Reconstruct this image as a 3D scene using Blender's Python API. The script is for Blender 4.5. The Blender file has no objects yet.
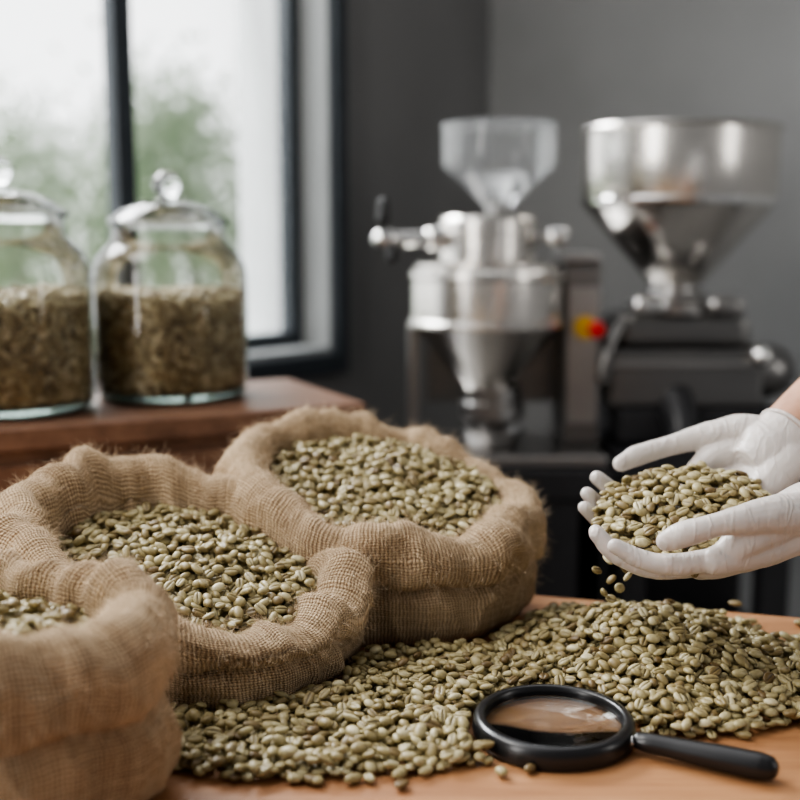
import bpy, math, random
import numpy as np
from mathutils import Vector, Matrix, noise as mn

rng = np.random.default_rng(7); random.seed(7)
S = bpy.context.scene
COL = S.collection

# ---------------------------------------------------------------- helpers
def link(o, parent=None):
    COL.objects.link(o)
    if parent: o.parent = parent
    return o
def empty(name, loc=(0,0,0)):
    e = bpy.data.objects.new(name, None); e.empty_display_size=.05
    COL.objects.link(e); return e
def mesh(name, v, f, mat=None, parent=None, smooth=True, mats=None):
    m = bpy.data.meshes.new(name); m.from_pydata([tuple(p) for p in v], [], f); m.update()
    if smooth: m.polygons.foreach_set('use_smooth',[True]*len(m.polygons))
    if mat: m.materials.append(mat)
    return link(bpy.data.objects.new(name, m), parent)
def boxes(name, bl, mat, parent=None, M=None, bevel=0.0):
    v=[];f=[]
    for (x0,x1,y0,y1,z0,z1) in bl:
        n=len(v)
        v+=[(x0,y0,z0),(x1,y0,z0),(x1,y1,z0),(x0,y1,z0),(x0,y0,z1),(x1,y0,z1),(x1,y1,z1),(x0,y1,z1)]
        f+=[(n,n+3,n+2,n+1),(n+4,n+5,n+6,n+7),(n,n+1,n+5,n+4),(n+1,n+2,n+6,n+5),(n+2,n+3,n+7,n+6),(n+3,n,n+4,n+7)]
    if M is not None: v=[M@Vector(p) for p in v]
    o=mesh(name,v,f,mat,parent,False)
    if bevel:
        b=o.modifiers.new('bev','BEVEL'); b.width=bevel; b.segments=3
    return o
def lathe(name, prof, c, mat, parent=None, seg=64, M=None, sharp=35, sc=1.0):
    v=[];f=[];n=len(prof)
    for (r,z) in prof:
        for k in range(seg):
            a=2*math.pi*k/seg
            p=Vector((r*math.cos(a),r*math.sin(a),z))*sc
            if M is not None: p=M@p
            v.append((p.x+c[0],p.y+c[1],p.z+c[2]))
    for i in range(n-1):
        for k in range(seg):
            k2=(k+1)%seg
            f.append((i*seg+k,i*seg+k2,(i+1)*seg+k2,(i+1)*seg+k))
    o=mesh(name,v,f,mat,parent,True)
    m=o.data
    import bmesh
    bm=bmesh.new(); bm.from_mesh(m)
    bmesh.ops.remove_doubles(bm,verts=bm.verts,dist=1e-6)
    bmesh.ops.recalc_face_normals(bm,faces=bm.faces)
    for e in bm.edges:
        if len(e.link_faces)==2 and e.calc_face_angle(0)>math.radians(sharp): e.smooth=False
    bm.to_mesh(m); bm.free()
    return o
def catmull(P, n):
    P=[np.array(p,float) for p in P]; P=[2*P[0]-P[1]]+P+[2*P[-1]-P[-2]]
    out=[]
    for i in range(1,len(P)-2):
        for k in range(n):
            t=k/n
            out.append(.5*((2*P[i])+(-P[i-1]+P[i+1])*t+(2*P[i-1]-5*P[i]+4*P[i+1]-P[i+2])*t*t+(-P[i-1]+3*P[i]-3*P[i+1]+P[i+2])*t**3))
    out.append(P[-2]); return out
def tube_geo(pts, radii, seg=18, sub=6, flat=1.0, up=(0,0,1), cap=True):
    q=catmull([tuple(p)+(r,) for p,r in zip(pts,radii)],sub)
    C=[Vector(a[:3]) for a in q]; R=[max(a[3],1e-4) for a in q]
    T=[]
    for i in range(len(C)):
        T.append((C[min(i+1,len(C)-1)]-C[max(i-1,0)]).normalized())
    cc=[];rr=[];tt=[]
    if cap:
        for k in (1,2,3,4):
            a=math.pi/2*(1-k/5); cc.append(C[0]-T[0]*R[0]*math.sin(a)); rr.append(R[0]*math.cos(a)); tt.append(T[0])
    cc+=C;rr+=R;tt+=T
    if cap:
        for k in (4,3,2,1):
            a=math.pi/2*(1-k/5); cc.append(C[-1]+T[-1]*R[-1]*math.sin(a)); rr.append(R[-1]*math.cos(a)); tt.append(T[-1])
    v=[];f=[];U=Vector(up)
    for c,r,t in zip(cc,rr,tt):
        s=t.cross(U).normalized(); w=s.cross(t).normalized()
        for k in range(seg):
            a=2*math.pi*k/seg
            v.append(c+s*(r*math.cos(a))+w*(r*flat*math.sin(a)))
    n=len(cc)
    for i in range(n-1):
        for k in range(seg):
            k2=(k+1)%seg
            f.append((i*seg+k,i*seg+k2,(i+1)*seg+k2,(i+1)*seg+k))
    f.append(tuple(range(seg-1,-1,-1))); f.append(tuple(range((n-1)*seg,n*seg)))
    return v,f
def join_geo(L):
    V=[];F=[]
    for v,f in L:
        n=len(V); V+=list(v); F+=[tuple(i+n for i in q) for q in f]
    return V,F

# ---------------------------------------------------------------- materials
def newmat(name):
    m=bpy.data.materials.new(name); m.use_nodes=True
    nt=m.node_tree; b=nt.nodes['Principled BSDF']; return m,nt,b
def N(nt,t,**k):
    n=nt.nodes.new(t)
    for a,b in k.items(): setattr(n,a,b)
    return n
def MATH(nt,op,a,b=None,c=None):
    n=N(nt,'ShaderNodeMath',operation=op)
    for i,x in enumerate((a,b,c)):
        if x is None: continue
        if isinstance(x,(int,float)): n.inputs[i].default_value=x
        else: nt.links.new(x,n.inputs[i])
    return n.outputs[0]
def ramp(nt,fac,stops):
    r=N(nt,'ShaderNodeValToRGB'); cr=r.color_ramp
    cr.elements[0].position=stops[0][0]; cr.elements[0].color=(*stops[0][1],1)
    cr.elements[1].position=stops[-1][0]; cr.elements[1].color=(*stops[-1][1],1)
    for p,c in stops[1:-1]:
        e=cr.elements.new(p); e.color=(*c,1)
    nt.links.new(fac,r.inputs[0]); return r.outputs[0]
def noise(nt,scale,vec=None,detail=3,rough=.5):
    n=N(nt,'ShaderNodeTexNoise'); n.inputs['Scale'].default_value=scale
    n.inputs['Detail'].default_value=detail; n.inputs['Roughness'].default_value=rough
    if vec is not None: nt.links.new(vec,n.inputs['Vector'])
    return n.outputs['Fac']
def objvec(nt,scale=(1,1,1),rot=(0,0,0)):
    t=N(nt,'ShaderNodeTexCoord'); m=N(nt,'ShaderNodeMapping')
    m.inputs['Scale'].default_value=scale; m.inputs['Rotation'].default_value=rot
    nt.links.new(t.outputs['Object'],m.inputs['Vector']); return m.outputs[0]
def bump(nt,b,h,strength=.3,dist=.001):
    n=N(nt,'ShaderNodeBump'); n.inputs['Strength'].default_value=strength; n.inputs['Distance'].default_value=dist
    nt.links.new(h,n.inputs['Height']); nt.links.new(n.outputs[0],b.inputs['Normal'])
def simple(name,col,rough=.5,metal=0,nscale=30,var=.08,bs=.1,bd=.001,spec=.5):
    m,nt,b=newmat(name)
    f=noise(nt,nscale,objvec(nt))
    c1=tuple(max(0,x*(1-var)) for x in col); c2=tuple(min(1,x*(1+var)) for x in col)
    nt.links.new(ramp(nt,f,[(.3,c1),(.7,c2)]),b.inputs['Base Color'])
    b.inputs['Roughness'].default_value=rough; b.inputs['Metallic'].default_value=metal
    b.inputs['Specular IOR Level'].default_value=spec
    if bs: bump(nt,b,f,bs,bd)
    return m
def wood(name,c1,c2,c3,rough,rot=0,scale=1):
    m,nt,b=newmat(name)
    v=objvec(nt,(1.6*scale,22*scale,22*scale),(0,0,rot))
    f1=noise(nt,2.2,v,6,.6)
    v2=objvec(nt,(6*scale,160*scale,160*scale),(0,0,rot))
    f2=noise(nt,3,v2,3,.6)
    f=MATH(nt,'ADD',MATH(nt,'MULTIPLY',f1,.7),MATH(nt,'MULTIPLY',f2,.3))
    nt.links.new(ramp(nt,f,[(.32,c1),(.5,c2),(.68,c3)]),b.inputs['Base Color'])
    nt.links.new(MATH(nt,'ADD',MATH(nt,'MULTIPLY',f2,.2),rough-.1),b.inputs['Roughness'])
    bump(nt,b,f,.15,.0006)
    return m
M_table=wood('table_wood',(.22,.095,.040),(.36,.172,.076),(.46,.245,.115),.46,rot=math.radians(15.4))
M_cab=wood('walnut_wood',(.10,.052,.032),(.19,.098,.060),(.27,.150,.092),.42,rot=math.radians(-26))
M_wallL=simple('grey_plaster_shaded',(.205,.205,.205),.9,0,3,.06,.1,.002,.2)  # window wall toned darker, its backlit shade put into the colour
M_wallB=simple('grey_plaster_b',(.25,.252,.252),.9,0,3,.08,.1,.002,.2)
M_floor=simple('concrete_floor',(.16,.155,.15),.6,0,5,.15,.1,.002)
M_frame=simple('window_frame_dark',(.028,.036,.045),.45,0,20,.1,.02)
M_reveal=simple('white_reveal',(.62,.63,.63),.7,0,8,.04,.05)
M_reveal2=simple('grey_reveal',(.28,.29,.29),.7,0,8,.04,.05)
M_black=simple('black_metal',(.018,.018,.020),.4,0,40,.15,.03)
M_plast=simple('black_plastic',(.010,.010,.011),.28,0,60,.1,.0)
M_red=simple('red_button',(.5,.012,.012),.35); M_yel=simple('yellow_ring',(.6,.36,.03),.4)
def steel(name,col,rough,aniso=.0):
    m,nt,b=newmat(name)
    f=noise(nt,9,objvec(nt,(1,1,8)),3,.6)
    nt.links.new(ramp(nt,f,[(.3,tuple(x*.93 for x in col)),(.7,col)]),b.inputs['Base Color'])
    b.inputs['Metallic'].default_value=1
    nt.links.new(MATH(nt,'ADD',MATH(nt,'MULTIPLY',f,.06),rough-.03),b.inputs['Roughness'])
    if aniso:
        b.inputs['Anisotropic'].default_value=aniso
        t=N(nt,'ShaderNodeTangent'); t.direction_type='RADIAL'; t.axis='Z'; nt.links.new(t.outputs[0],b.inputs['Tangent'])
    return m
M_steel=steel('brushed_steel',(.70,.67,.63),.22,.65)
M_steel2=steel('cast_steel',(.40,.39,.38),.32)
M_steel3=steel('dark_cast_steel',(.22,.215,.21),.30)
M_chrome=steel('polished_steel',(.85,.84,.82),.14)
def thin_glass(name,tint=(.98,.985,.98),edge=(.66,.72,.70),amt=1.0,white=0.0):
    m=bpy.data.materials.new(name); m.use_nodes=True; nt=m.node_tree
    nt.nodes.remove(nt.nodes['Principled BSDF']); out=nt.nodes['Material Output']
    lw=N(nt,'ShaderNodeLayerWeight'); lw.inputs[0].default_value=.3
    col=ramp(nt,lw.outputs['Facing'],[(.5,tint),(.98,edge)])
    tr=N(nt,'ShaderNodeBsdfTransparent'); nt.links.new(col,tr.inputs[0])
    gl=N(nt,'ShaderNodeBsdfGlossy'); gl.inputs['Roughness'].default_value=.03
    fr=N(nt,'ShaderNodeFresnel'); fr.inputs[0].default_value=1.45
    mx=N(nt,'ShaderNodeMixShader')
    nt.links.new(MATH(nt,'MINIMUM',MATH(nt,'MULTIPLY',fr.outputs[0],amt),.85),mx.inputs[0]); nt.links.new(tr.outputs[0],mx.inputs[1]); nt.links.new(gl.outputs[0],mx.inputs[2])
    last=mx.outputs[0]
    if white:
        df=N(nt,'ShaderNodeBsdfDiffuse'); df.inputs[0].default_value=(.85,.86,.87,1)
        tl=N(nt,'ShaderNodeBsdfTranslucent'); tl.inputs[0].default_value=(.85,.86,.87,1)
        a=N(nt,'ShaderNodeMixShader'); nt.links.new(df.outputs[0],a.inputs[1]); nt.links.new(tl.outputs[0],a.inputs[2])
        m2=N(nt,'ShaderNodeMixShader'); m2.inputs[0].default_value=white
        nt.links.new(last,m2.inputs[1]); nt.links.new(a.outputs[0],m2.inputs[2]); last=m2.outputs[0]
    nt.links.new(last,out.inputs[0]); return m
M_jar=thin_glass('jar_glass'); M_pane=thin_glass('window_glass',(.97,.98,.98),(.9,.93,.93),.6)
M_hop=thin_glass('clear_hopper_plastic',(.90,.91,.91),(.5,.52,.52),1.0,.12)
m,nt,b=newmat('solid_glass'); b.inputs['Base Color'].default_value=(.96,.99,.98,1); b.inputs['Transmission Weight'].default_value=1
b.inputs['Roughness'].default_value=.01; b.inputs['IOR'].default_value=1.52; M_glass=m
m,nt,b=newmat('jar_base_glass'); b.inputs['Base Color'].default_value=(.70,.88,.82,1); b.inputs['Transmission Weight'].default_value=.85
b.inputs['Roughness'].default_value=.08; M_gbase=m

# burlap
def burlap(name,p=.0029,dark=(.21,.125,.065),light=(.74,.56,.37)):
    m,nt,b=newmat(name)
    uv=N(nt,'ShaderNodeUVMap'); uv.uv_map='UVMap'
    nz=N(nt,'ShaderNodeTexNoise'); nz.inputs['Scale'].default_value=110; nz.inputs['Detail'].default_value=2
    nt.links.new(uv.outputs[0],nz.inputs['Vector'])
    sc=N(nt,'ShaderNodeVectorMath',operation='MULTIPLY_ADD')
    nt.links.new(nz.outputs['Color'],sc.inputs[0]); sc.inputs[1].default_value=(.0028,.0028,0); nt.links.new(uv.outputs[0],sc.inputs[2])
    sp=N(nt,'ShaderNodeSeparateXYZ'); nt.links.new(sc.outputs[0],sp.inputs[0])
    su=MATH(nt,'DIVIDE',sp.outputs[0],p); sv=MATH(nt,'DIVIDE',sp.outputs[1],p*.95)
    pu=MATH(nt,'SUBTRACT',MATH(nt,'FRACT',su),.5); pv=MATH(nt,'SUBTRACT',MATH(nt,'FRACT',sv),.5)
    par=MATH(nt,'FLOORED_MODULO',MATH(nt,'ADD',MATH(nt,'FLOOR',su),MATH(nt,'FLOOR',sv)),2.0)
    sg=MATH(nt,'SUBTRACT',1.0,MATH(nt,'MULTIPLY',par,2.0))
    cu=MATH(nt,'COSINE',MATH(nt,'MULTIPLY',pu,math.pi)); cv=MATH(nt,'COSINE',MATH(nt,'MULTIPLY',pv,math.pi))
    wa=MATH(nt,'MULTIPLY',cu,MATH(nt,'ADD',.62,MATH(nt,'MULTIPLY',MATH(nt,'MULTIPLY',sg,cv),.38)))
    we=MATH(nt,'MULTIPLY',cv,MATH(nt,'SUBTRACT',.62,MATH(nt,'MULTIPLY',MATH(nt,'MULTIPLY',sg,cu),.38)))
    H=MATH(nt,'MAXIMUM',wa,we)
    fib=noise(nt,900,uv.outputs[0],2)
    big=noise(nt,14,uv.outputs[0],4,.6)
    t1=N(nt,'ShaderNodeTexWhiteNoise',noise_dimensions='1D'); nt.links.new(MATH(nt,'FLOOR',su),t1.inputs['W'])
    t2=N(nt,'ShaderNodeTexWhiteNoise',noise_dimensions='1D'); nt.links.new(MATH(nt,'FLOOR',sv),t2.inputs['W'])
    tv=MATH(nt,'MULTIPLY',MATH(nt,'ADD',t1.outputs['Value'],t2.outputs['Value']),.13)
    H2=MATH(nt,'ADD',MATH(nt,'ADD',H,MATH(nt,'MULTIPLY',fib,.28)),tv)
    f=MATH(nt,'ADD',MATH(nt,'MULTIPLY',H2,.7),MATH(nt,'MULTIPLY',MATH(nt,'SUBTRACT',big,.5),.5))
    mid=tuple((a+c)*.50 for a,c in zip(dark,light))
    nt.links.new(ramp(nt,f,[(.36,dark),(.60,mid),(.88,light)]),b.inputs['Base Color'])
    b.inputs['Roughness'].default_value=.92; b.inputs['Specular IOR Level'].default_value=.15
    b.inputs['Sheen Weight'].default_value=.2; b.inputs['Sheen Roughness'].default_value=.6
    b.inputs['Sheen Tint'].default_value=(.9,.75,.55,1)
    bump(nt,b,H2,1.0,.0021); return m
M_burlap=burlap('burlap')
M_fib=simple('jute_fibre',(.76,.60,.42),.9,0,50,.2,0)

# coffee bean material
def beanmat(name,st):
    m,nt,b=newmat(name)
    at=N(nt,'ShaderNodeAttribute'); at.attribute_name='rnd'
    cr=N(nt,'ShaderNodeAttribute'); cr.attribute_name='crease'
    base=ramp(nt,at.outputs['Fac'],st)
    nf=noise(nt,260,objvec(nt),3)
    mx=N(nt,'ShaderNodeMix',data_type='RGBA',blend_type='MULTIPLY'); mx.inputs[0].default_value=1
    nt.links.new(base,mx.inputs[6]); nt.links.new(ramp(nt,nf,[(.3,(.76,.72,.66)),(.7,(1.1,1.1,1.08))]),mx.inputs[7])
    mx2=N(nt,'ShaderNodeMix',data_type='RGBA',blend_type='MIX')
    nt.links.new(MATH(nt,'MULTIPLY',cr.outputs['Fac'],.9),mx2.inputs[0]); nt.links.new(mx.outputs[2],mx2.inputs[6]); mx2.inputs[7].default_value=(.07,.045,.02,1)
    nt.links.new(mx2.outputs[2],b.inputs['Base Color']); b.inputs['Roughness'].default_value=.42; b.inputs['Specular IOR Level'].default_value=.42
    bump(nt,b,nf,.15,.0006); return m
M_bean=beanmat('green_coffee_bean',[(0,(.15,.10,.04)),(.18,(.24,.185,.085)),(.5,(.345,.29,.15)),(.8,(.44,.385,.22)),(1,(.58,.525,.34))])
M_beanj=beanmat('stored_coffee_bean',[(0,(.14,.095,.045)),(.3,(.30,.24,.13)),(.6,(.47,.40,.24)),(1,(.72,.65,.46))])
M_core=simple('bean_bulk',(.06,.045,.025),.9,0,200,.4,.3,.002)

# glove / skin
m,nt,b=newmat('latex_glove')
f=noise(nt,70,objvec(nt,(1.4,1,1)),2,.5)
w_=N(nt,'ShaderNodeTexNoise'); w_.inputs['Scale'].default_value=30; w_.inputs['Detail'].default_value=2; w_.inputs['Distortion'].default_value=.6; nt.links.new(objvec(nt,(2.6,.8,.9)),w_.inputs['Vector'])
rid=MATH(nt,'MAXIMUM',MATH(nt,'SUBTRACT',1.0,MATH(nt,'MULTIPLY',MATH(nt,'ABSOLUTE',MATH(nt,'SUBTRACT',w_.outputs['Fac'],.5)),11.0)),0.0)
b.inputs['Base Color'].default_value=(.58,.53,.495,1); b.inputs['Roughness'].default_value=.38
b.inputs['Subsurface Weight'].default_value=.10; b.inputs['Subsurface Radius'].default_value=(.012,.006,.004); b.inputs['Subsurface Scale'].default_value=.4
bump(nt,b,MATH(nt,'ADD',MATH(nt,'MULTIPLY',f,.5),MATH(nt,'MULTIPLY',rid,.32)),.6,.0022); M_glove=m
m,nt,b=newmat('skin')
f=noise(nt,60,objvec(nt),4)
nt.links.new(ramp(nt,f,[(.3,(.42,.22,.14)),(.7,(.52,.29,.19))]),b.inputs['Base Color']); b.inputs['Roughness'].default_value=.5
b.inputs['Subsurface Weight'].default_value=.1; b.inputs['Subsurface Scale'].default_value=.02; bump(nt,b,f,.2,.0006); M_skin=m
M_sleeve=simple('sleeve_cotton',(.7,.7,.7),.9,0,300,.05,.2)

# ---------------------------------------------------------------- room
P0=Vector((-.138,2.6,0)); A1=math.radians(50)
MW=Matrix.Translation(P0)@Matrix.Rotation(A1,4,'Z')
K=MW@Vector((.585,0,0)); MB=Matrix.Translation(K)@Matrix.Rotation(math.radians(-40),4,'Z')
ZB,ZT,WT=.078,1.5,.30
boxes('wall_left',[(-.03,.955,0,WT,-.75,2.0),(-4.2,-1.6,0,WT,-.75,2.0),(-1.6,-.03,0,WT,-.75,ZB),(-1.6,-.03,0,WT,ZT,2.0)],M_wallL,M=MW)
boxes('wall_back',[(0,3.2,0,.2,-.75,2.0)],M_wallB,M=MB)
boxes('floor',[(-4.2,.585,-3.2,0,-.85,-.75)],M_floor,M=MW)
boxes('baseboard_back',[(0,3.2,-.015,0,-.75,-.66)],M_frame,M=MB)
W=empty('window_1')
boxes('outer_trim',[(-.03,.006,-.02,0,ZB-.05,ZT+.05),(-1.645,-1.6,-.02,0,ZB-.05,ZT+.05),(-1.6,-.03,-.02,0,ZB-.05,ZB),(-1.6,-.03,-.02,0,ZT,ZT+.05)],M_frame,W,MW,.003)
boxes('inner_frame',[(-.074,-.04,.085,.125,ZB,ZT),(-1.6,-1.56,.085,.125,ZB,ZT),(-1.56,-.074,.085,.125,ZB,ZB+.045),(-1.56,-.074,.085,.125,ZT-.05,ZT),(-.548,-.503,.085,.125,ZB+.045,ZT-.05)],M_frame,W,MW,.003)
boxes('reveal_lining_inside',[(-.04,-.03,.0,.085,ZB,ZT),(-1.6,-.04,.0,.085,ZB,ZB+.012)],M_reveal2,W,MW)
boxes('reveal_lining_outside',[(-.04,-.03,.125,WT,ZB,ZT),(-1.6,-.04,.125,WT+.03,ZB,ZB+.012)],M_reveal,W,MW)
boxes('glass_pane',[(-1.56,-.074,.103,.107,ZB+.045,ZT-.05)],M_pane,W,MW)

# outdoors
boxes('lawn',[(-12,12,.6,22,-1.45,-1.35)],simple('lawn_grass',(.42,.48,.34),.9,0,4,.2,.2),M=MW)
m=bpy.data.materials.new('leaf_hazed'); m.use_nodes=True; nt=m.node_tree; nt.nodes.remove(nt.nodes['Principled BSDF'])
oi=noise(nt,3,objvec(nt)); lc=ramp(nt,oi,[(.3,(.48,.58,.42)),(.7,(.64,.72,.58))])  # outdoor haze is put into the pale leaf colour
df=N(nt,'ShaderNodeBsdfDiffuse'); tl=N(nt,'ShaderNodeBsdfTranslucent'); ms=N(nt,'ShaderNodeMixShader'); ms.inputs[0].default_value=.6
nt.links.new(lc,df.inputs[0]); nt.links.new(lc,tl.inputs[0]); nt.links.new(df.outputs[0],ms.inputs[1]); nt.links.new(tl.outputs[0],ms.inputs[2]); nt.links.new(ms.outputs[0],nt.nodes['Material Output'].inputs[0])
M_leaf=m; M_bark=simple('bark',(.4,.38,.34),.9)
def tree(x,y,zt,r,n,seed):
    R=np.random.default_rng(seed); T=empty('tree')
    v,f=tube_geo([(x,y,-1.30),(x+.05,y,zt*.3-.6),(x-.03,y,zt*.7)],[.05,.04,.02],cap=False); mesh('trunk',v,f,M_bark,T)
    V=[];F=[]
    cl=[(x+R.normal()*r*.5,y+R.normal()*r*.4,-.3+(zt+.3)*R.uniform(0,1)) for _ in range(16)]
    for i in range(n):
        c=cl[R.integers(16)]; p=np.array(c)+R.normal(size=3)*r*.25; s=R.uniform(.02,.045)
        if p[2]<-1.2: continue
        a=R.normal(size=3); a/=np.linalg.norm(a); bb=np.cross(a,R.normal(size=3)); bb/=np.linalg.norm(bb)
        k=len(V); V+=[p-a*s,p+bb*s*.5,p+a*s,p-bb*s*.5]; F.append((k,k+1,k+2,k+3))
    mesh('foliage',V,F,M_leaf,T,False)
tree(-1.25,6.6,1.1,.75,5200,1); tree(-2.35,6.8,1.1,.7,4000,2); tree(-1.75,8.2,.9,.8,4400,3); tree(-.65,8.6,.5,.8,3600,4); tree(-3.3,7.5,1.2,.9,4400,5)

# ---------------------------------------------------------------- table & cabinet
MT=Matrix.Translation((-.036,.683,0))@Matrix.Rotation(math.radians(-15.4),4,'Z')
T=empty('wooden_table')
boxes('tabletop',[(-.57,.57,-.4,.4,-.035,0)],M_table,T,MT,.004)
boxes('apron',[(-.5,.5,.31,.33,-.12,-.035),(-.5,.5,-.33,-.31,-.12,-.035),(-.52,-.5,-.33,.33,-.12,-.035),(.5,.52,-.33,.33,-.12,-.035)],M_table,T,MT)
boxes('table_legs',[(sx-.03,sx+.03,sy-.03,sy+.03,-.75,-.035) for sx in(-.5,.5) for sy in(-.33,.33)],M_table,T,MT,.004)
MC=Matrix.Translation((-.073,1.446,0))@Matrix.Rotation(math.radians(26.4),4,'Z')
C=empty('wooden_cabinet'); CZ=.13
boxes('cabinet_top',[(-.94,.027,-.012,.275,CZ-.028,CZ)],M_cab,C,MC,.004)
boxes('cabinet_body',[(-.93,.014,.012,.265,-.69,CZ-.028)],M_cab,C,MC,.003)
boxes('cabinet_doors',[(-.92,-.46,-.002,.012,-.66,CZ-.045),(-.45,.004,-.002,.012,-.66,CZ-.045)],M_cab,C,MC,.003)
boxes('cabinet_plinth',[(-.90,-.03,.04,.25,-.75,-.69)],M_black,C,MC)
lathe('cabinet_knobs',[(0,0),(.012,.004),(.014,.012),(0,.02)],(0,0,0),M_chrome,C,24,MC@Matrix.Translation((-.43,-.002,-.25))@Matrix.Rotation(math.radians(90),4,'X'))

# ---------------------------------------------------------------- beans
def bean_geo(nr,angs):
    a,b_,c=.0054,.0039,.0031
    V=[(-a,0,0)];CR=[0]
    for i in range(1,nr+1):
        t=math.pi*i/(nr+1); x=-a*math.cos(t); s=math.sin(t)**.9
        for g in angs:
            gr=math.radians(g); y=b_*math.cos(gr)*s; z=math.sin(gr)
            z=c*z*s if z>0 else .62*c*(-abs(z)**.6)*s
            k=0
            if abs(g+90)<1: z*=.25; y+=.0003*math.sin(t*2); k=1
            V.append((x,y,z)); CR.append(k)
    V.append((a,0,0)); CR.append(0)
    m=len(angs);F=[]
    tri=[]
    for k in range(m): tri.append((0,1+(k+1)%m,1+k))
    for i in range(nr-1):
        for k in range(m):
            A=1+i*m+k;B=1+i*m+(k+1)%m
            F.append((A,B,B+m,A+m))
    e=len(V)-1
    for k in range(m): tri.append((e,1+(nr-1)*m+k,1+(nr-1)*m+(k+1)%m))
    return np.array(V),np.array(CR,float),np.array(F),np.array(tri)
HI=bean_geo(8,[-90,-79,-62,-35,-5,28,60,90,120,152,185,215,242,259])
LO=bean_geo(6,[-90,-76,-45,-5,35,75,110,150,190,228,256])
def bean_mass(name,pos,R,scl,geo,parent=None,dark=0.0,mat=None):
    V,CR,F,T3=geo; n=len(pos); pos=np.array(pos);R=np.array(R);scl=np.array(scl)
    shp=np.stack([rng.uniform(.86,1.16,n),rng.uniform(.84,1.12,n),rng.uniform(.85,1.1,n)],1)*scl[:,None]
    loc=V[None]*shp[:,None,:]
    W_=np.einsum('nij,nvj->nvi',R,loc)+pos[:,None,:]
    nv=len(V); off=(np.arange(n)*nv)[:,None,None]
    q=(F[None]+off).reshape(-1,4); t=(T3[None]+off).reshape(-1,3)
    me=bpy.data.meshes.new(name); me.vertices.add(n*nv); me.vertices.foreach_set('co',W_.reshape(-1).astype(np.float32))
    L=np.concatenate([q.reshape(-1),t.reshape(-1)]).astype(np.int32)
    me.loops.add(len(L)); me.loops.foreach_set('vertex_index',L)
    st=np.concatenate([np.arange(len(q))*4,len(q)*4+np.arange(len(t))*3]).astype(np.int32)
    me.polygons.add(len(st)); me.polygons.foreach_set('loop_start',st)
    me.polygons.foreach_set('use_smooth',np.ones(len(st),bool))
    me.update(calc_edges=True); me.validate()
    a=me.attributes.new('rnd','FLOAT','POINT'); a.data.foreach_set('value',np.repeat(np.clip(rng.normal(.5-dark,.25,n),0,1),nv).astype(np.float32))
    a=me.attributes.new('crease','FLOAT','POINT'); a.data.foreach_set('value',np.tile(CR,n).astype(np.float32))
    me.materials.append(mat or M_bean)
    return link(bpy.data.objects.new(name,me),parent)
def frame(nrm,yaw,flip):
    z=np.array(nrm,float); z/=np.linalg.norm(z)
    x=np.array([math.cos(yaw),math.sin(yaw),0]); x=x-z*np.dot(x,z); x/=np.linalg.norm(x); y=np.cross(z,x)
    if flip: y=-y;z=-z
    return np.stack([x,y,z],1)
def deposit(x0,x1,y0,y1,Tf,thick,maskf,tries,floor0=None,tilt=.3,res=.001,slack=.0035):
    xs=np.arange(x0,x1,res);ys=np.arange(y0,y1,res);X,Y=np.meshgrid(xs,ys)
    Tt=Tf(X,Y);Mk=maskf(X,Y);H=Tt-thick
    if floor0 is not None: H=np.maximum(H,floor0)
    GY,GX=np.gradient(Tt,res)
    GX=np.clip(GX,-.6,.6);GY=np.clip(GY,-.6,.6)
    pos=[];Rs=[];sc=[]
    ny,nx=H.shape; k=7
    dj,di=np.mgrid[-k:k+1,-k:k+1]; dx=di*res;dy=dj*res
    ok=np.argwhere(Mk)
    pick=rng.integers(0,len(ok),tries)
    for p in pick:
        j,i=ok[p]
        if j<k or i<k or j>=ny-k or i>=nx-k: continue
        if H[j,i]>Tt[j,i]-slack: continue
        yaw=rng.uniform(0,2*math.pi);s=rng.uniform(.85,1.13)
        a=.0054*s;b_=.0039*s;c=.0024*s
        cy,sy=math.cos(yaw),math.sin(yaw)
        r2=((dx*cy+dy*sy)/a)**2+((dy*cy-dx*sy)/b_)**2
        ins=r2<.85
        gx=GX[j,i];gy=GY[j,i]
        if floor0 is not None and Tt[j,i]<.007: gx=gy=0
        pl=gx*dx+gy*dy
        h=H[j-k:j+k+1,i-k:i+k+1]; w=(h-pl)[ins]
        zc=.45*w.mean()+.55*w.max()+c*.85
        if floor0 is not None: zc=max(zc,.0036)
        top=zc+pl+c*np.sqrt(np.clip(1-r2,0,1)); m=r2<1
        h[m]=np.maximum(h[m],top[m])
        tl=tilt if not(floor0 is not None and zc<.0055) else .04
        if floor0 is not None and zc<.0055: gx=gy=0
        n=(-gx+rng.normal()*tl,-gy+rng.normal()*tl,1)
        pos.append((xs[i],ys[j],zc)); Rs.append(frame(n,yaw,rng.random()<.5)); sc.append(s)
    return pos,Rs,sc,H
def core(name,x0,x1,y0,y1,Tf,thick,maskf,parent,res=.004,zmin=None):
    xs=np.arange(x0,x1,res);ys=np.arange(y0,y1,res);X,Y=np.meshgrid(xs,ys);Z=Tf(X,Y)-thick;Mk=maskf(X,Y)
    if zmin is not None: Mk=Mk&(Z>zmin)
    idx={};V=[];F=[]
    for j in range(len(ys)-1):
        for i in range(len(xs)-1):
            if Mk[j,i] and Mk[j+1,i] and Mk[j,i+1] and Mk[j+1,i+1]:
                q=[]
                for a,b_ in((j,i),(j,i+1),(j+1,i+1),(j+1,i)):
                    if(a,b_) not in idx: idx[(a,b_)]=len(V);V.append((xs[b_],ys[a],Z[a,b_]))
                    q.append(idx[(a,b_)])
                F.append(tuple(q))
    return mesh(name,V,F,M_core,parent)

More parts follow.
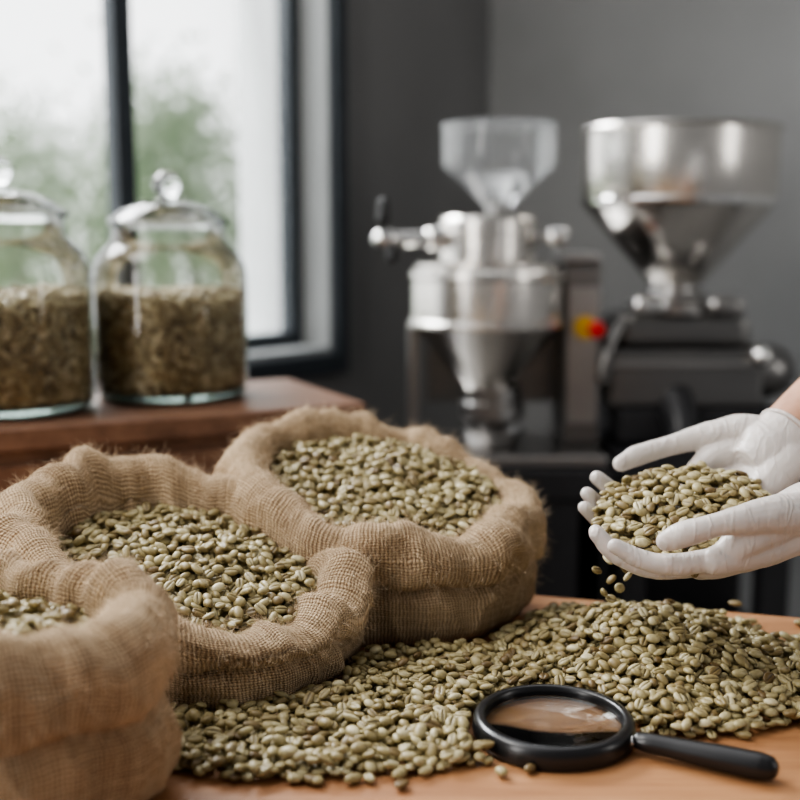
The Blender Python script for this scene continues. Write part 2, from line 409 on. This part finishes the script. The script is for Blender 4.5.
# ---------------------------------------------------------------- sacks
def smooth(a,b_,x):
    t=min(1,max(0,(x-a)/(b_-a))); return t*t*(3-2*t)
PROF=[(0,0),(.45,.0),(.74,.0),(.88,.02),(.955,.12),(.985,.28),(.985,.42),(.945,.51),(.905,.55),(.955,.535),(1.02,.58),(1.05,.70),(1.035,.86),(.96,.97),(.875,1.0),(.795,.965),(.75,.88),(.735,.76),(.73,.6)]
def sack(cx,cy,a,b_,rot,H0,gx,gy,seed,bz,bgx,bgy,beanscale=1.0,dome=.012,rimw=1.0):
    E=empty('coffee_sack')
    pr=catmull(PROF,7); ns=300
    V=[];arc=0;prev=None;arcs=[]
    for q in pr:
        if prev is not None: arc+=math.hypot((q[0]-prev[0])*a,(q[1]-prev[1])*H0)
        prev=q; arcs.append(arc)
    cr,sr=math.cos(rot),math.sin(rot)
    so=seed*17.3
    for q,ar in zip(pr,arcs):
        for k in range(ns):
            ph=2*math.pi*k/ns+math.pi/2
            c,s=math.cos(ph),math.sin(ph)
            rho,h=q
            wx=c*cr*a-s*sr*b_; wy=c*sr*a+s*cr*b_
            H=H0+gx*wx/a+gy*wy/b_
            up=smooth(.5,.95,h)
            n1=mn.noise(Vector((c*1.6+so,s*1.6,h*1.3)))
            n2=mn.noise(Vector((c*4.2+so,s*4.2,h*1.7+5)))
            n3=mn.noise(Vector((c*8+so+h*2,s*8,h*2.5+9)))
            n4=mn.noise(Vector((c*20+so,s*20,h*9+3)))
            rf=1-min(1,abs(mn.noise(Vector((c*3.6+so,s*3.6+h*1.5,h*1.2+31))))*3.0)
            out=smooth(.3,.8,rho)
            dr=out*(.05*n1+.05*n2*(1+up*.7)+.018*n3+.005*n4+.030*(rf*rf-.3)*(1-.5*up))
            rr=rho+dr
            z=h*H
            z+=up*rimw*(.014*mn.noise(Vector((c*2.1-so,s*2.1,1)))+.010*mn.noise(Vector((c*4.6-so,s*4.6,2)))+.002*n3+.0015*n4)
            if 0.3<h<.75 : z+=.012*mn.noise(Vector((c*3+so,s*3,20)))*smooth(.3,.55,h)
            if h<.02 and rho<.9: z=0
            z=max(z,.0003)
            V.append((cx+wx*rr,cy+wy*rr,z))
    n=len(pr);F=[];FU=[]
    circ=2*math.pi*(a+b_)/2*.98
    for i in range(n-1):
        for k in range(ns):
            k2=(k+1)%ns
            F.append((i*ns+k,i*ns+k2,(i+1)*ns+k2,(i+1)*ns+k))
            u0=k/ns*circ;u1=(k+1)/ns*circ
            FU+=[(u0,arcs[i]),(u1,arcs[i]),(u1,arcs[i+1]),(u0,arcs[i+1])]
    o=mesh('burlap_bag',V,F,M_burlap,E)
    uv=o.data.uv_layers.new(name='UVMap'); uv.data.foreach_set('uv',[x for p in FU for x in p])
    me=o.data; R=np.random.default_rng(seed); FV=[];FF=[]
    nv=len(me.vertices); st=int(nv*.2)
    nor=np.zeros(nv*3);me.vertices.foreach_get('normal',nor);nor=nor.reshape(-1,3)
    for _ in range(10000):
        i=int(st+(nv*.88-st)*R.random()**.62); p=np.array(V[i]); nn=nor[i]
        if p[2]<.024: continue
        d=nn*.8+R.normal(size=3)*.9; d/=np.linalg.norm(d); L=R.uniform(.003,.011); w=.00013
        s=np.cross(d,R.normal(size=3)); s/=np.linalg.norm(s); t=np.cross(d,s)
        bend=R.normal(size=3)*.6
        base=len(FV)
        for m_ in range(4):
            f_=m_/3; cpt=p+d*L*f_+bend*L*f_*f_*.6+np.array([0,0,-.25*L*f_*f_]); ww=w*(1-.6*f_)
            for g in range(3):
                an=g*2.094; FV.append(cpt+s*ww*math.cos(an)+t*ww*math.sin(an))
        for m_ in range(3):
            for g in range(3):
                g2=(g+1)%3; FF.append((base+m_*3+g,base+m_*3+g2,base+m_*3+3+g2,base+m_*3+3+g))
    mesh('loose_fibres',FV,FF,M_fib,E)
    def rho2(X,Y):
        dx=X-cx;dy=Y-cy; u=(dx*cr+dy*sr)/a; v=(-dx*sr+dy*cr)/b_; return u*u+v*v
    Tf=lambda X,Y: bz+bgx*(X-cx)+bgy*(Y-cy)+dome*(1-rho2(X,Y)/.6)+.003*np.sin(X*70+seed)*np.cos(Y*60)
    mk=lambda X,Y: rho2(X,Y)<.78**2
    L=max(a,b_)
    pos,Rs,sc,_=deposit(cx-L,cx+L,cy-L,cy+L,Tf,.012,mk,14000,slack=.0012)
    bean_mass('coffee_beans',pos,Rs,sc,HI,E)
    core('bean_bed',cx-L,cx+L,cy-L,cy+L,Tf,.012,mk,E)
    return E
R_=math.radians
SK=[(-.020,1.009,.146,.113,R_(-15)),(-.180,.882,.150,.116,R_(-18)),(-.292,.662,.152,.110,R_(-8))]
sack(*SK[0],.136,-.022,.028,1,.113,-.06,.32)
sack(*SK[1],.109,-.026,.032,2,.076,-.07,.27)
sack(*SK[2],.128,.0,-.004,3,.094,0,.02)

# ---------------------------------------------------------------- spilled pile
MAGC=(.108,.740); MAGD=np.array([.135,-.069]);MAGD=MAGD/np.linalg.norm(MAGD)
def pile_T(X,Y):
    def cone(cx,cy,rx,ry,h,p=1.0):
        d=np.sqrt(((X-cx)/rx)**2+((Y-cy)/ry)**2); d=np.sqrt(d*d+.03)-.173*np.clip(1-d,0,1)*.3
        return h*np.clip(1-d,0,1)**p
    c=[cone(.200,.880,.130,.120,.047),cone(.07,.812,.165,.085,.013,.6),cone(-.085,.755,.120,.085,.012,.5),
       cone(.31,.83,.11,.085,.017,.8),cone(-.01,.760,.12,.080,.012,.5),cone(.19,.80,.13,.07,.020,.8)]
    h=sum(q**4 for q in c)**.25
    h+= .0020*np.sin(X*55+1)*np.sin(Y*63)*(h>.006)
    return np.maximum(h,np.where(h>.0012,.0050,0))
def pile_mask(X,Y):
    m=pile_T(X,Y)>.002
    for cx,cy,a,b_,r in SK:
        dx=X-cx;dy=Y-cy;u=(dx*math.cos(r)+dy*math.sin(r))/a;v=(-dx*math.sin(r)+dy*math.cos(r))/b_
        m&=(u*u+v*v)>.99
    dx=X-MAGC[0];dy=Y-MAGC[1]
    m&=(dx*dx+dy*dy)>.0632**2
    al=dx*MAGD[0]+dy*MAGD[1]; ac=np.abs(-dx*MAGD[1]+dy*MAGD[0])
    m&=~((al>0)&(al<.155)&(ac<.015))
    return m
PE=empty('coffee_bean_pile')
pos,Rs,sc,Hh=deposit(-.24,.46,.60,1.04,pile_T,.014,pile_mask,60000,floor0=0.0)
print('pile',len(pos))
def stray(x,y,**k):
    pos.append((x,y,.0038)); Rs.append(frame((rng.normal()*.03,rng.normal()*.03,1),rng.uniform(0,6.28),rng.random()<.5)); sc.append(rng.uniform(.95,1.1))
for x,y in [(.066,.680),(.085,.684),(-.105,.674),(-.135,.688),(.30,.925),(.315,.945),(.33,.90),(.345,.915),(.29,.955),(.27,.965),(.36,.93),(.03,.690),(-.02,.672),(.335,.76),(.24,.735),(.35,.78),(.1,.985),(.36,.86)]: stray(x,y)
for _ in range(26):
    x=rng.uniform(-.17,.05); y=.716-.040*math.exp(-((x+.04)/.08)**2)+rng.normal()*.006-.006
    if ((x-MAGC[0])**2+(y-MAGC[1])**2)>.065**2: stray(x,y)
for _ in range(35):
    x=rng.uniform(.2,.42); stray(x,.905+rng.normal()*.03+ (.03 if x>.28 else .06))
bean_mass('spilled_beans',pos,Rs,sc,HI,PE)
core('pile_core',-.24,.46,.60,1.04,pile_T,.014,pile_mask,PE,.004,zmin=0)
fp=[(.181,.872,.096),(.168,.868,.090),(.180,.866,.083),(.192,.872,.088),(.160,.872,.080),(.172,.872,.072),(.186,.874,.074),(.166,.870,.062),(.180,.878,.063),(.172,.872,.056)]
bean_mass('falling_coffee_beans',fp,[frame(rng.normal(size=3),rng.uniform(0,6),False) for _ in fp],[1.0]*len(fp),HI)

# ---------------------------------------------------------------- magnifying glass
G=empty('magnifying_glass'); mc=(MAGC[0],MAGC[1],0)
lathe('lens_rim',[(.0480,.0015),(.0495,0),(.0545,0),(.0565,.002),(.0570,.006),(.0565,.0125),(.0545,.0155),(.0510,.0165),(.0485,.0155),(.0478,.012),(.0478,.005),(.0480,.0015)],mc,M_plast,G,96,sharp=60)
lathe('lens',[(0,.0045),(.02,.0049),(.036,.0062),(.0477,.0082),(.0477,.0092),(.036,.0112),(.02,.0125),(0,.0129)],mc,M_glass,G,96,sharp=50)
hp=lambda r,z=.0095:(MAGC[0]+MAGD[0]*r,MAGC[1]+MAGD[1]*r,z)
v,f=tube_geo([hp(.055,.008),hp(.066,.008)],[.0045,.0045]);mesh('neck',v,f,M_chrome,G)
v,f=tube_geo([hp(.062),hp(.068),hp(.085),hp(.115),hp(.138),hp(.144)],[.0060,.0068,.0072,.0086,.0090,.0084],seg=24);mesh('handle',v,f,M_plast,G)

# ---------------------------------------------------------------- hands
def finger(j,r=(.0105,.0096,.0086,.0074),fl=.95):
    return tube_geo(j,r,seg=18,sub=6,flat=fl)
tex=bpy.data.textures.new('glove_wrinkle','CLOUDS'); tex.noise_scale=.02; tex.noise_depth=1
def hand(name,wr,fing,thumb,arm,armr,flip):
    E=empty(name)
    L=[]
    W0=Vector(wr)
    spread=[(.014,0),(.005,0),(-.005,0),(-.014,0)]
    for idx,(key,j) in enumerate(fing.items()):
        rr={'index':(.0094,.0088,.0079,.0066),'middle':(.0095,.0089,.0080,.0067),'ring':(.0092,.0085,.0076,.0064),'pinky':(.0084,.0076,.0068,.0058)}[key]
        L.append(finger(j,rr))
        m0=Vector(j[0]); w=W0+Vector((0,spread[idx][0]*flip,0))
        mid=(m0+w)/2+Vector((0,0,-.004))
        d=(Vector(j[1])-m0)*.25
        L.append(tube_geo([w,mid,m0,m0+d],[.018,.0150,.0118,.0090],sub=5))
    L.append(tube_geo(thumb,[.018,.0158,.0112,.0090,.0096,.0074],sub=7))
    L.append(tube_geo([thumb[0],(Vector(thumb[1])+Vector(list(fing.values())[0][0]))/2,list(fing.values())[0][0]],[.016,.0135,.0102],sub=5))
    L.append(tube_geo(arm,armr,seg=28,sub=5,cap=False))
    V,F=join_geo(L)
    o=mesh('gloved_hand_skin',V,F,M_glove,E)
    r=o.modifiers.new('remesh','REMESH'); r.mode='VOXEL'; r.voxel_size=.0012; r.use_smooth_shade=True
    s=o.modifiers.new('smooth','SMOOTH'); s.factor=.6; s.iterations=5
    d=o.modifiers.new('wrinkle','DISPLACE'); d.texture=tex; d.strength=.0018; d.mid_level=.5; d.texture_coords='GLOBAL'
    return E
near={'index':[(.238,.798,.111),(.201,.802,.106),(.178,.806,.110),(.162,.809,.118)],
 'middle':[(.240,.820,.101),(.197,.824,.096),(.167,.828,.106),(.152,.832,.121)],
 'ring':[(.240,.842,.094),(.199,.845,.090),(.171,.848,.101),(.155,.851,.117)],
 'pinky':[(.244,.862,.093),(.210,.865,.090),(.190,.866,.096),(.174,.867,.105)]}
far={'index':[(.250,.950,.130),(.210,.948,.124),(.186,.943,.130),(.170,.938,.142)],
 'middle':[(.248,.928,.114),(.205,.925,.109),(.175,.920,.119),(.158,.914,.133)],
 'ring':[(.248,.906,.102),(.206,.904,.098),(.173,.900,.109),(.153,.895,.126)],
 'pinky':[(.248,.885,.095),(.214,.885,.092),(.190,.884,.099),(.173,.882,.109)]}
EN=hand('gloved_hand',(.318,.845,.130),near,[(.308,.825,.138),(.282,.806,.143),(.250,.791,.143),(.226,.787,.139),(.208,.788,.133),(.196,.795,.126)],
  [(.290,.841,.128),(.315,.845,.132),(.345,.850,.140),(.385,.856,.152)],[.018,.0255,.0262,.0285],-1)
EF=hand('gloved_hand',(.328,.936,.160),far,[(.322,.948,.174),(.297,.957,.179),(.260,.965,.171),(.232,.965,.163),(.210,.961,.157),(.194,.955,.151)],
  [(.296,.930,.152),(.312,.936,.161),(.324,.941,.168),(.336,.946,.177)],[.018,.0268,.0275,.0283],1)
def arm(E,pts,rad,cuffpt,cuffdir,cr_,sl):
    v,f=tube_geo(pts,rad,seg=32,sub=6,cap=False);mesh('forearm_skin',v,f,M_skin,E)
    z=Vector(cuffdir).normalized(); q=z.to_track_quat('Z','Y').to_matrix().to_4x4()
    pr=[(cr_+.0018*math.cos(t),.0018*math.sin(t)) for t in np.linspace(0,2*math.pi,13)]
    lathe('glove_cuff_roll',pr,cuffpt,M_glove,E,48,q,80)
    v,f=tube_geo(sl,[.043,.046,.05],seg=32,sub=4);mesh('sleeve',v,f,M_sleeve,E)
arm(EN,[(.380,.855,.151),(.42,.862,.165),(.55,.885,.205)],[.0276,.031,.038],(.385,.856,.152),(.06,.01,.02),.0284,[(.53,.88,.20),(.60,.893,.22),(.66,.905,.24)])
arm(EF,[(.332,.944,.174),(.38,.968,.208),(.50,1.02,.295)],[.0275,.031,.038],(.336,.946,.177),(.05,.025,.038),.0283,[(.48,1.01,.28),(.54,1.035,.325),(.60,1.06,.37)])
hr=lambda X,Y:((X-.230)/.072)**2+((Y-.872)/.060)**2
hT=lambda X,Y:.127+(Y-.874)*.34+(X-.224)*.12+.013*(1-hr(X,Y))
pos,Rs,sc,_=deposit(.12,.33,.78,.97,hT,.012,lambda X,Y:hr(X,Y)<1,22000,tilt=.35,slack=.002)
bean_mass('handful_of_coffee_beans',pos,Rs,sc,HI); print('hand',len(pos))

# ---------------------------------------------------------------- jars
def jar(cx,cy,seed,s=1.0):
    E=empty('glass_jar'); c=(cx,cy,CZ)
    lathe('jar_body',[(0,.001),(.088,.001),(.099,.006),(.1035,.018),(.104,.06),(.104,.160),(.1015,.178),(.094,.192),(.084,.202),(.0765,.209),(.0745,.216),(.0745,.228),(.079,.231)],c,M_jar,E,96,sc=s)
    lathe('jar_base',[(0,.002),(.088,.002),(.098,.007),(.1005,.012),(.095,.013),(0,.013)],c,M_gbase,E,96,sc=s)
    lathe('jar_lid',[(.068,.227),(.0795,.232),(.081,.2345),(.080,.238),(.072,.243),(.060,.252),(.040,.260),(.018,.2635),(.0105,.2655)],c,M_jar,E,96,sc=s)
    lathe('jar_lid_rim',[(.0765+.0035*math.cos(t),.2345+.0030*math.sin(t)) for t in np.linspace(0,2*math.pi,13)],c,M_glass,E,96,sc=s)
    lathe('lid_knob',[(0,.2635),(.012,.264),(.0095,.267),(.0105,.269)]+[(.0185*math.sin(t),.284-.0185*math.cos(t)) for t in np.linspace(.65,math.pi,14)],c,M_glass,E,48,sc=s)
    R=np.random.default_rng(seed);pos=[];Rs=[];sc=[];r0=.0975*s;lev=.134*s
    dz=.0058; dl=.0082; rows=int((lev-.018)/dz); cols=int(2*math.pi*r0/dl)
    for lay,(rr0,jit) in enumerate(((r0,1.0),(r0-.0042,1.4))):
        for a_ in range(rows+1):
            for b_ in range(cols):
                ph=(b_+.5*(a_%2)+R.normal()*.16*jit+lay*.37)*2*math.pi/cols; z=.020+a_*dz+R.normal()*.0011*jit; rr=rr0-abs(R.normal())*.0009
                pos.append((cx+rr*math.cos(ph),cy+rr*math.sin(ph),CZ+z))
                nn=np.array([math.cos(ph),math.sin(ph),0])+R.normal(size=3)*.22; nn/=np.linalg.norm(nn)
                x=R.normal(size=3)+np.array([-math.sin(ph),math.cos(ph),0])*1.3*R.choice([-1,1]); x-=nn*np.dot(x,nn); x/=np.linalg.norm(x); y=np.cross(nn,x)
                if R.random()<.5: y=-y;nn=-nn
                Rs.append(np.stack([x,y,nn],1)); sc.append(R.uniform(.85,1.02))
    q=lambda X,Y:(X-cx)**2+(Y-cy)**2
    Tf=lambda X,Y: CZ+lev+.006*(1-q(X,Y)/.01)+.003*np.sin(X*40+seed)
    p2,R2,s2,_=deposit(cx-.11,cx+.11,cy-.11,cy+.11,Tf,.009,lambda X,Y:q(X,Y)<(.096*s)**2,9000,slack=.0012)
    bean_mass('stored_beans',pos+p2,Rs+R2,sc+s2,LO,E,mat=M_beanj)
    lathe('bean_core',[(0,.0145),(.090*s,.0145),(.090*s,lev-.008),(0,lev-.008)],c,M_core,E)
jar(-.312,1.510,5); jar(-.495,1.388,6,1.04)

# ---------------------------------------------------------------- grinder 1
g=empty('coffee_grinder'); ax=.152; ay=1.95
def L_(n,p,x=ax,y=ay,mat=M_steel,M=None,par=None,sh=30): return lathe(n,p,(x,y,0),mat,par or g,64,M,sh)
hx=.170
L_('clear_hopper',[(.019,.385),(.022,.392),(.060,.432),(.096,.462),(.098,.470),(.098,.530)],hx,mat=M_hop)
L_('hopper_lid_rim',[(.095,.528),(.1005,.528),(.1005,.534),(.098,.536),(0,.537)],hx,mat=M_hop)
L_('hopper_throat',[(.0,.372),(.030,.372),(.030,.384),(.021,.388),(.021,.404),(.017,.404),(.017,.385)],hx,mat=M_steel2)
L_('burr_housing',[(0,.300),(.080,.300),(.083,.304),(.083,.345),(.086,.347),(.086,.356),(.083,.358),(.083,.372),(.078,.380),(.03,.386),(0,.386)])
L_('top_flange',[(0,.290),(.118,.290),(.124,.292),(.124,.299),(.118,.302),(.08,.303)])
L_('grinding_bowl',[(0,.293),(.124,.292),(.133,.286),(.1345,.280),(.1345,.276),(.131,.272),(.131,.205),(.135,.200),(.135,.193),(.130,.188),(.118,.178),(.045,.088),(.040,.080)],sh=25)
L_('discharge_spout',[(.0,.088),(.044,.088),(.050,.083),(.050,.060),(.056,.056),(.056,.030),(.050,.024),(.046,.024),(.046,.05),(0,.05)],ax+.012,mat=M_steel2)
def rod(n,p,r,mat,par=g): 
    v,f=tube_geo(p,r,seg=24,sub=4);mesh(n,v,f,mat,par)
rod('crank_arm',[(.08,1.93,.343),(.04,1.92,.343),(.0,1.91,.341),(-.020,1.905,.341)],[.013,.013,.014,.014],M_chrome)
rod('crank_hub',[(.083,1.93,.343),(.058,1.925,.343)],[.023,.021],M_chrome)
rod('crank_cap',[(-.030,1.90,.341),(-.018,1.903,.341)],[.0175,.0175],M_chrome)
rod('crank_grip',[(-.028,1.90,.352),(-.028,1.90,.375),(-.027,1.90,.402)],[.006,.011,.009],M_plast)
rod('grip_knob_low',[(-.012,1.895,.33),(-.012,1.89,.312)],[.009,.010],M_plast)
rod('clamp_screw',[(.235,1.93,.345),(.260,1.925,.345)],[.008,.008],M_steel2)
rod('clamp_knob',[(.264,1.92,.345),(.274,1.92,.345)],[.017,.017],M_chrome)
boxes('column',[(.285,.352,1.93,2.06,-.02,.300)],M_steel3,g,None,.006)
boxes('column_cap',[(.280,.345,1.92,2.07,.300,.318)],M_steel2,g,None,.005)
boxes('column_faceplate',[(.292,.345,1.924,1.93,.02,.26)],M_steel2,g,None,.002)
boxes('bracket_arm',[(.20,.30,1.97,2.03,.225,.285),(.05,.30,2.05,2.10,.04,.29)],M_steel3,g,None,.004)
boxes('support_leg',[(.015,.033,1.93,1.96,-.02,.19),(.015,.033,2.05,2.08,-.02,.19)],M_steel2,g,None,.003)
boxes('drip_tray',[(.02,.352,1.84,2.08,-.042,-.020)],M_steel2,g,None,.006)
MY=Matrix.Rotation(math.radians(90),4,'X')
lathe('button_collar',[(0,0),(.020,0),(.020,.012),(0,.012)],(.320,1.924,.190),M_yel,g,32,MY)
lathe('stop_button',[(0,.012),(.011,.012),(.011,.022),(.015,.024),(.015,.032),(.011,.036),(0,.037)],(.336,1.924,.188),M_red,g,32,MY)
lathe('collection_cup',[(0,-.019),(.040,-.019),(.046,-.012),(.052,.012),(.050,.012),(.044,-.010),(0,-.012)],(ax+.012,1.93,0),M_steel2,g,48)
def stand(x0,x1,y0,y1,zt,par):
    boxes('stand_top',[(x0,x1,y0,y1,zt-.05,zt)],M_black,par,None,.004)
    boxes('stand_legs',[(a,a+.05,b_,b_+.05,-.75,zt-.05) for a in(x0+.01,x1-.06) for b_ in(y0+.01,y1-.06)],M_black,par,None,.003)
    boxes('stand_shelf',[(x0+.01,x1-.01,y0+.01,y1-.01,-.42,-.39)],M_black,par)
stand(-.02,.36,1.82,2.12,-.042,g)
boxes('stand_drawer',[(.17,.345,1.83,2.11,-.30,-.095)],M_black,g,None,.004)

# ---------------------------------------------------------------- grinder 2
g2=empty('coffee_grinder'); bx,by=.505,2.05
def L2(n,p,mat=M_steel,sh=30,x=bx): return lathe(n,p,(x,by,-.016),mat,g2,72,None,sh)
L2('steel_hopper',[(.168,.545),(.174,.550),(.177,.554),(.179,.550),(.174,.544),(.173,.428),(.168,.414),(.052,.282),(.042,.270),(.036,.272),(.161,.420),(.168,.545)])
L2('hopper_seam',[(.173,.430),(.176,.426),(.174,.418),(.169,.413)],M_chrome)
L2('hopper_neck',[(.040,.285),(.047,.280),(.047,.262),(.060,.258),(.060,.248),(.045,.244),(.045,.225)],M_steel2)
L2('neck_flange',[(0,.244),(.085,.244),(.090,.240),(.090,.226),(.085,.222),(0,.222)],M_steel2)
boxes('gear_housing',[(.385,.625,1.96,2.16,.145,.208)],M_steel3,g2,None,.02)
boxes('motor_block',[(.363,.640,1.93,2.18,.045,.150)],M_steel3,g2,None,.012)
boxes('motor_plate',[(.357,.645,1.925,2.185,.118,.130)],M_steel2,g2,None,.004)
rod('motor_drum',[(.630,2.0,.105),(.665,2.0,.105)],[.052,.050],M_steel3,g2)
rod('drum_knob',[(.622,1.90,.142),(.622,1.93,.142)],[.018,.018],M_chrome,g2)
rod('lock_bolt_left',[(.42,1.95,.226),(.455,1.95,.226)],[.016,.016],M_chrome,g2)
rod('lock_bolt_right',[(.555,1.95,.226),(.59,1.95,.226)],[.016,.016],M_steel2,g2)
rod('side_crank',[(.385,1.94,.195),(.360,1.92,.150),(.355,1.92,.10)],[.012,.011,.014],M_steel3,g2)
rod('outlet_chute',[(.49,1.95,.06),(.49,1.90,.02),(.49,1.885,-.01)],[.035,.03,.028],M_black,g2)
boxes('lower_housing',[(.385,.675,1.93,2.16,-.02,.047)],M_black,g2,None,.01)
stand(.37,.69,1.86,2.2,-.02,g2)
boxes('stand_panel',[(.43,.64,2.12,2.14,-.40,-.07)],M_black,g2)

# ---------------------------------------------------------------- light
w=bpy.data.worlds.new('overcast_sky'); S.world=w; w.use_nodes=True; nt=w.node_tree
bg=nt.nodes['Background']
tc=N(nt,'ShaderNodeTexCoord'); vm=N(nt,'ShaderNodeVectorMath',operation='DOT_PRODUCT'); nt.links.new(tc.outputs['Generated'],vm.inputs[0])
d=Vector((-.766,.643,.2)).normalized(); vm.inputs[1].default_value=d
mr=N(nt,'ShaderNodeMapRange',interpolation_type='SMOOTHSTEP'); nt.links.new(vm.outputs['Value'],mr.inputs[0])
mr.inputs[1].default_value=-.1; mr.inputs[2].default_value=.8; mr.inputs[3].default_value=.22; mr.inputs[4].default_value=3.2
nt.links.new(mr.outputs[0],bg.inputs[1]); bg.inputs[0].default_value=(.99,.99,1,1)
def area(name,loc,tgt,size,power,col=(1,1,1)):
    l=bpy.data.lights.new(name,'AREA'); l.shape='RECTANGLE'; l.size,l.size_y=size; l.energy=power; l.color=col
    o=bpy.data.objects.new(name,l); COL.objects.link(o); o.location=loc
    o.rotation_euler=(Vector(tgt)-Vector(loc)).to_track_quat('-Z','Y').to_euler(); return o
area('daylight_window',(-1.45,2.75,2.1),(0,1.0,0),(1.6,1.2),270,(.98,.985,1))
area('overhead_fill',(-1.1,1.0,1.6),(.1,.9,0),(.9,.6),19,(1,.97,.92))  # added overhead fill that brightens the hands, no real fixture
area('left_streak_strip',(-1.75,-.35,.75),(.4,2.0,.3),(.35,1.3),20,(1,.975,.94))  # added strip, no window here; puts a left streak on the steel
area('right_streak_strip',(2.1,.3,.8),(.4,2.0,.3),(.25,1.2),7,(1,.97,.93))  # added unseen strip for the right-hand streak on the steel

cam=bpy.data.cameras.new('camera'); co=bpy.data.objects.new('camera',cam); COL.objects.link(co)
co.location=(0,0,.35); co.rotation_euler=(math.radians(81.5),0,0); cam.lens=50; cam.sensor_width=36; cam.clip_start=.02
cam.dof.use_dof=True; cam.dof.focus_distance=.85; cam.dof.aperture_fstop=3.0
S.camera=co
S.view_settings.view_transform='AgX'
S.view_settings.exposure=.1
try: S.view_settings.look='AgX - Medium High Contrast'
except Exception as e: print(e)
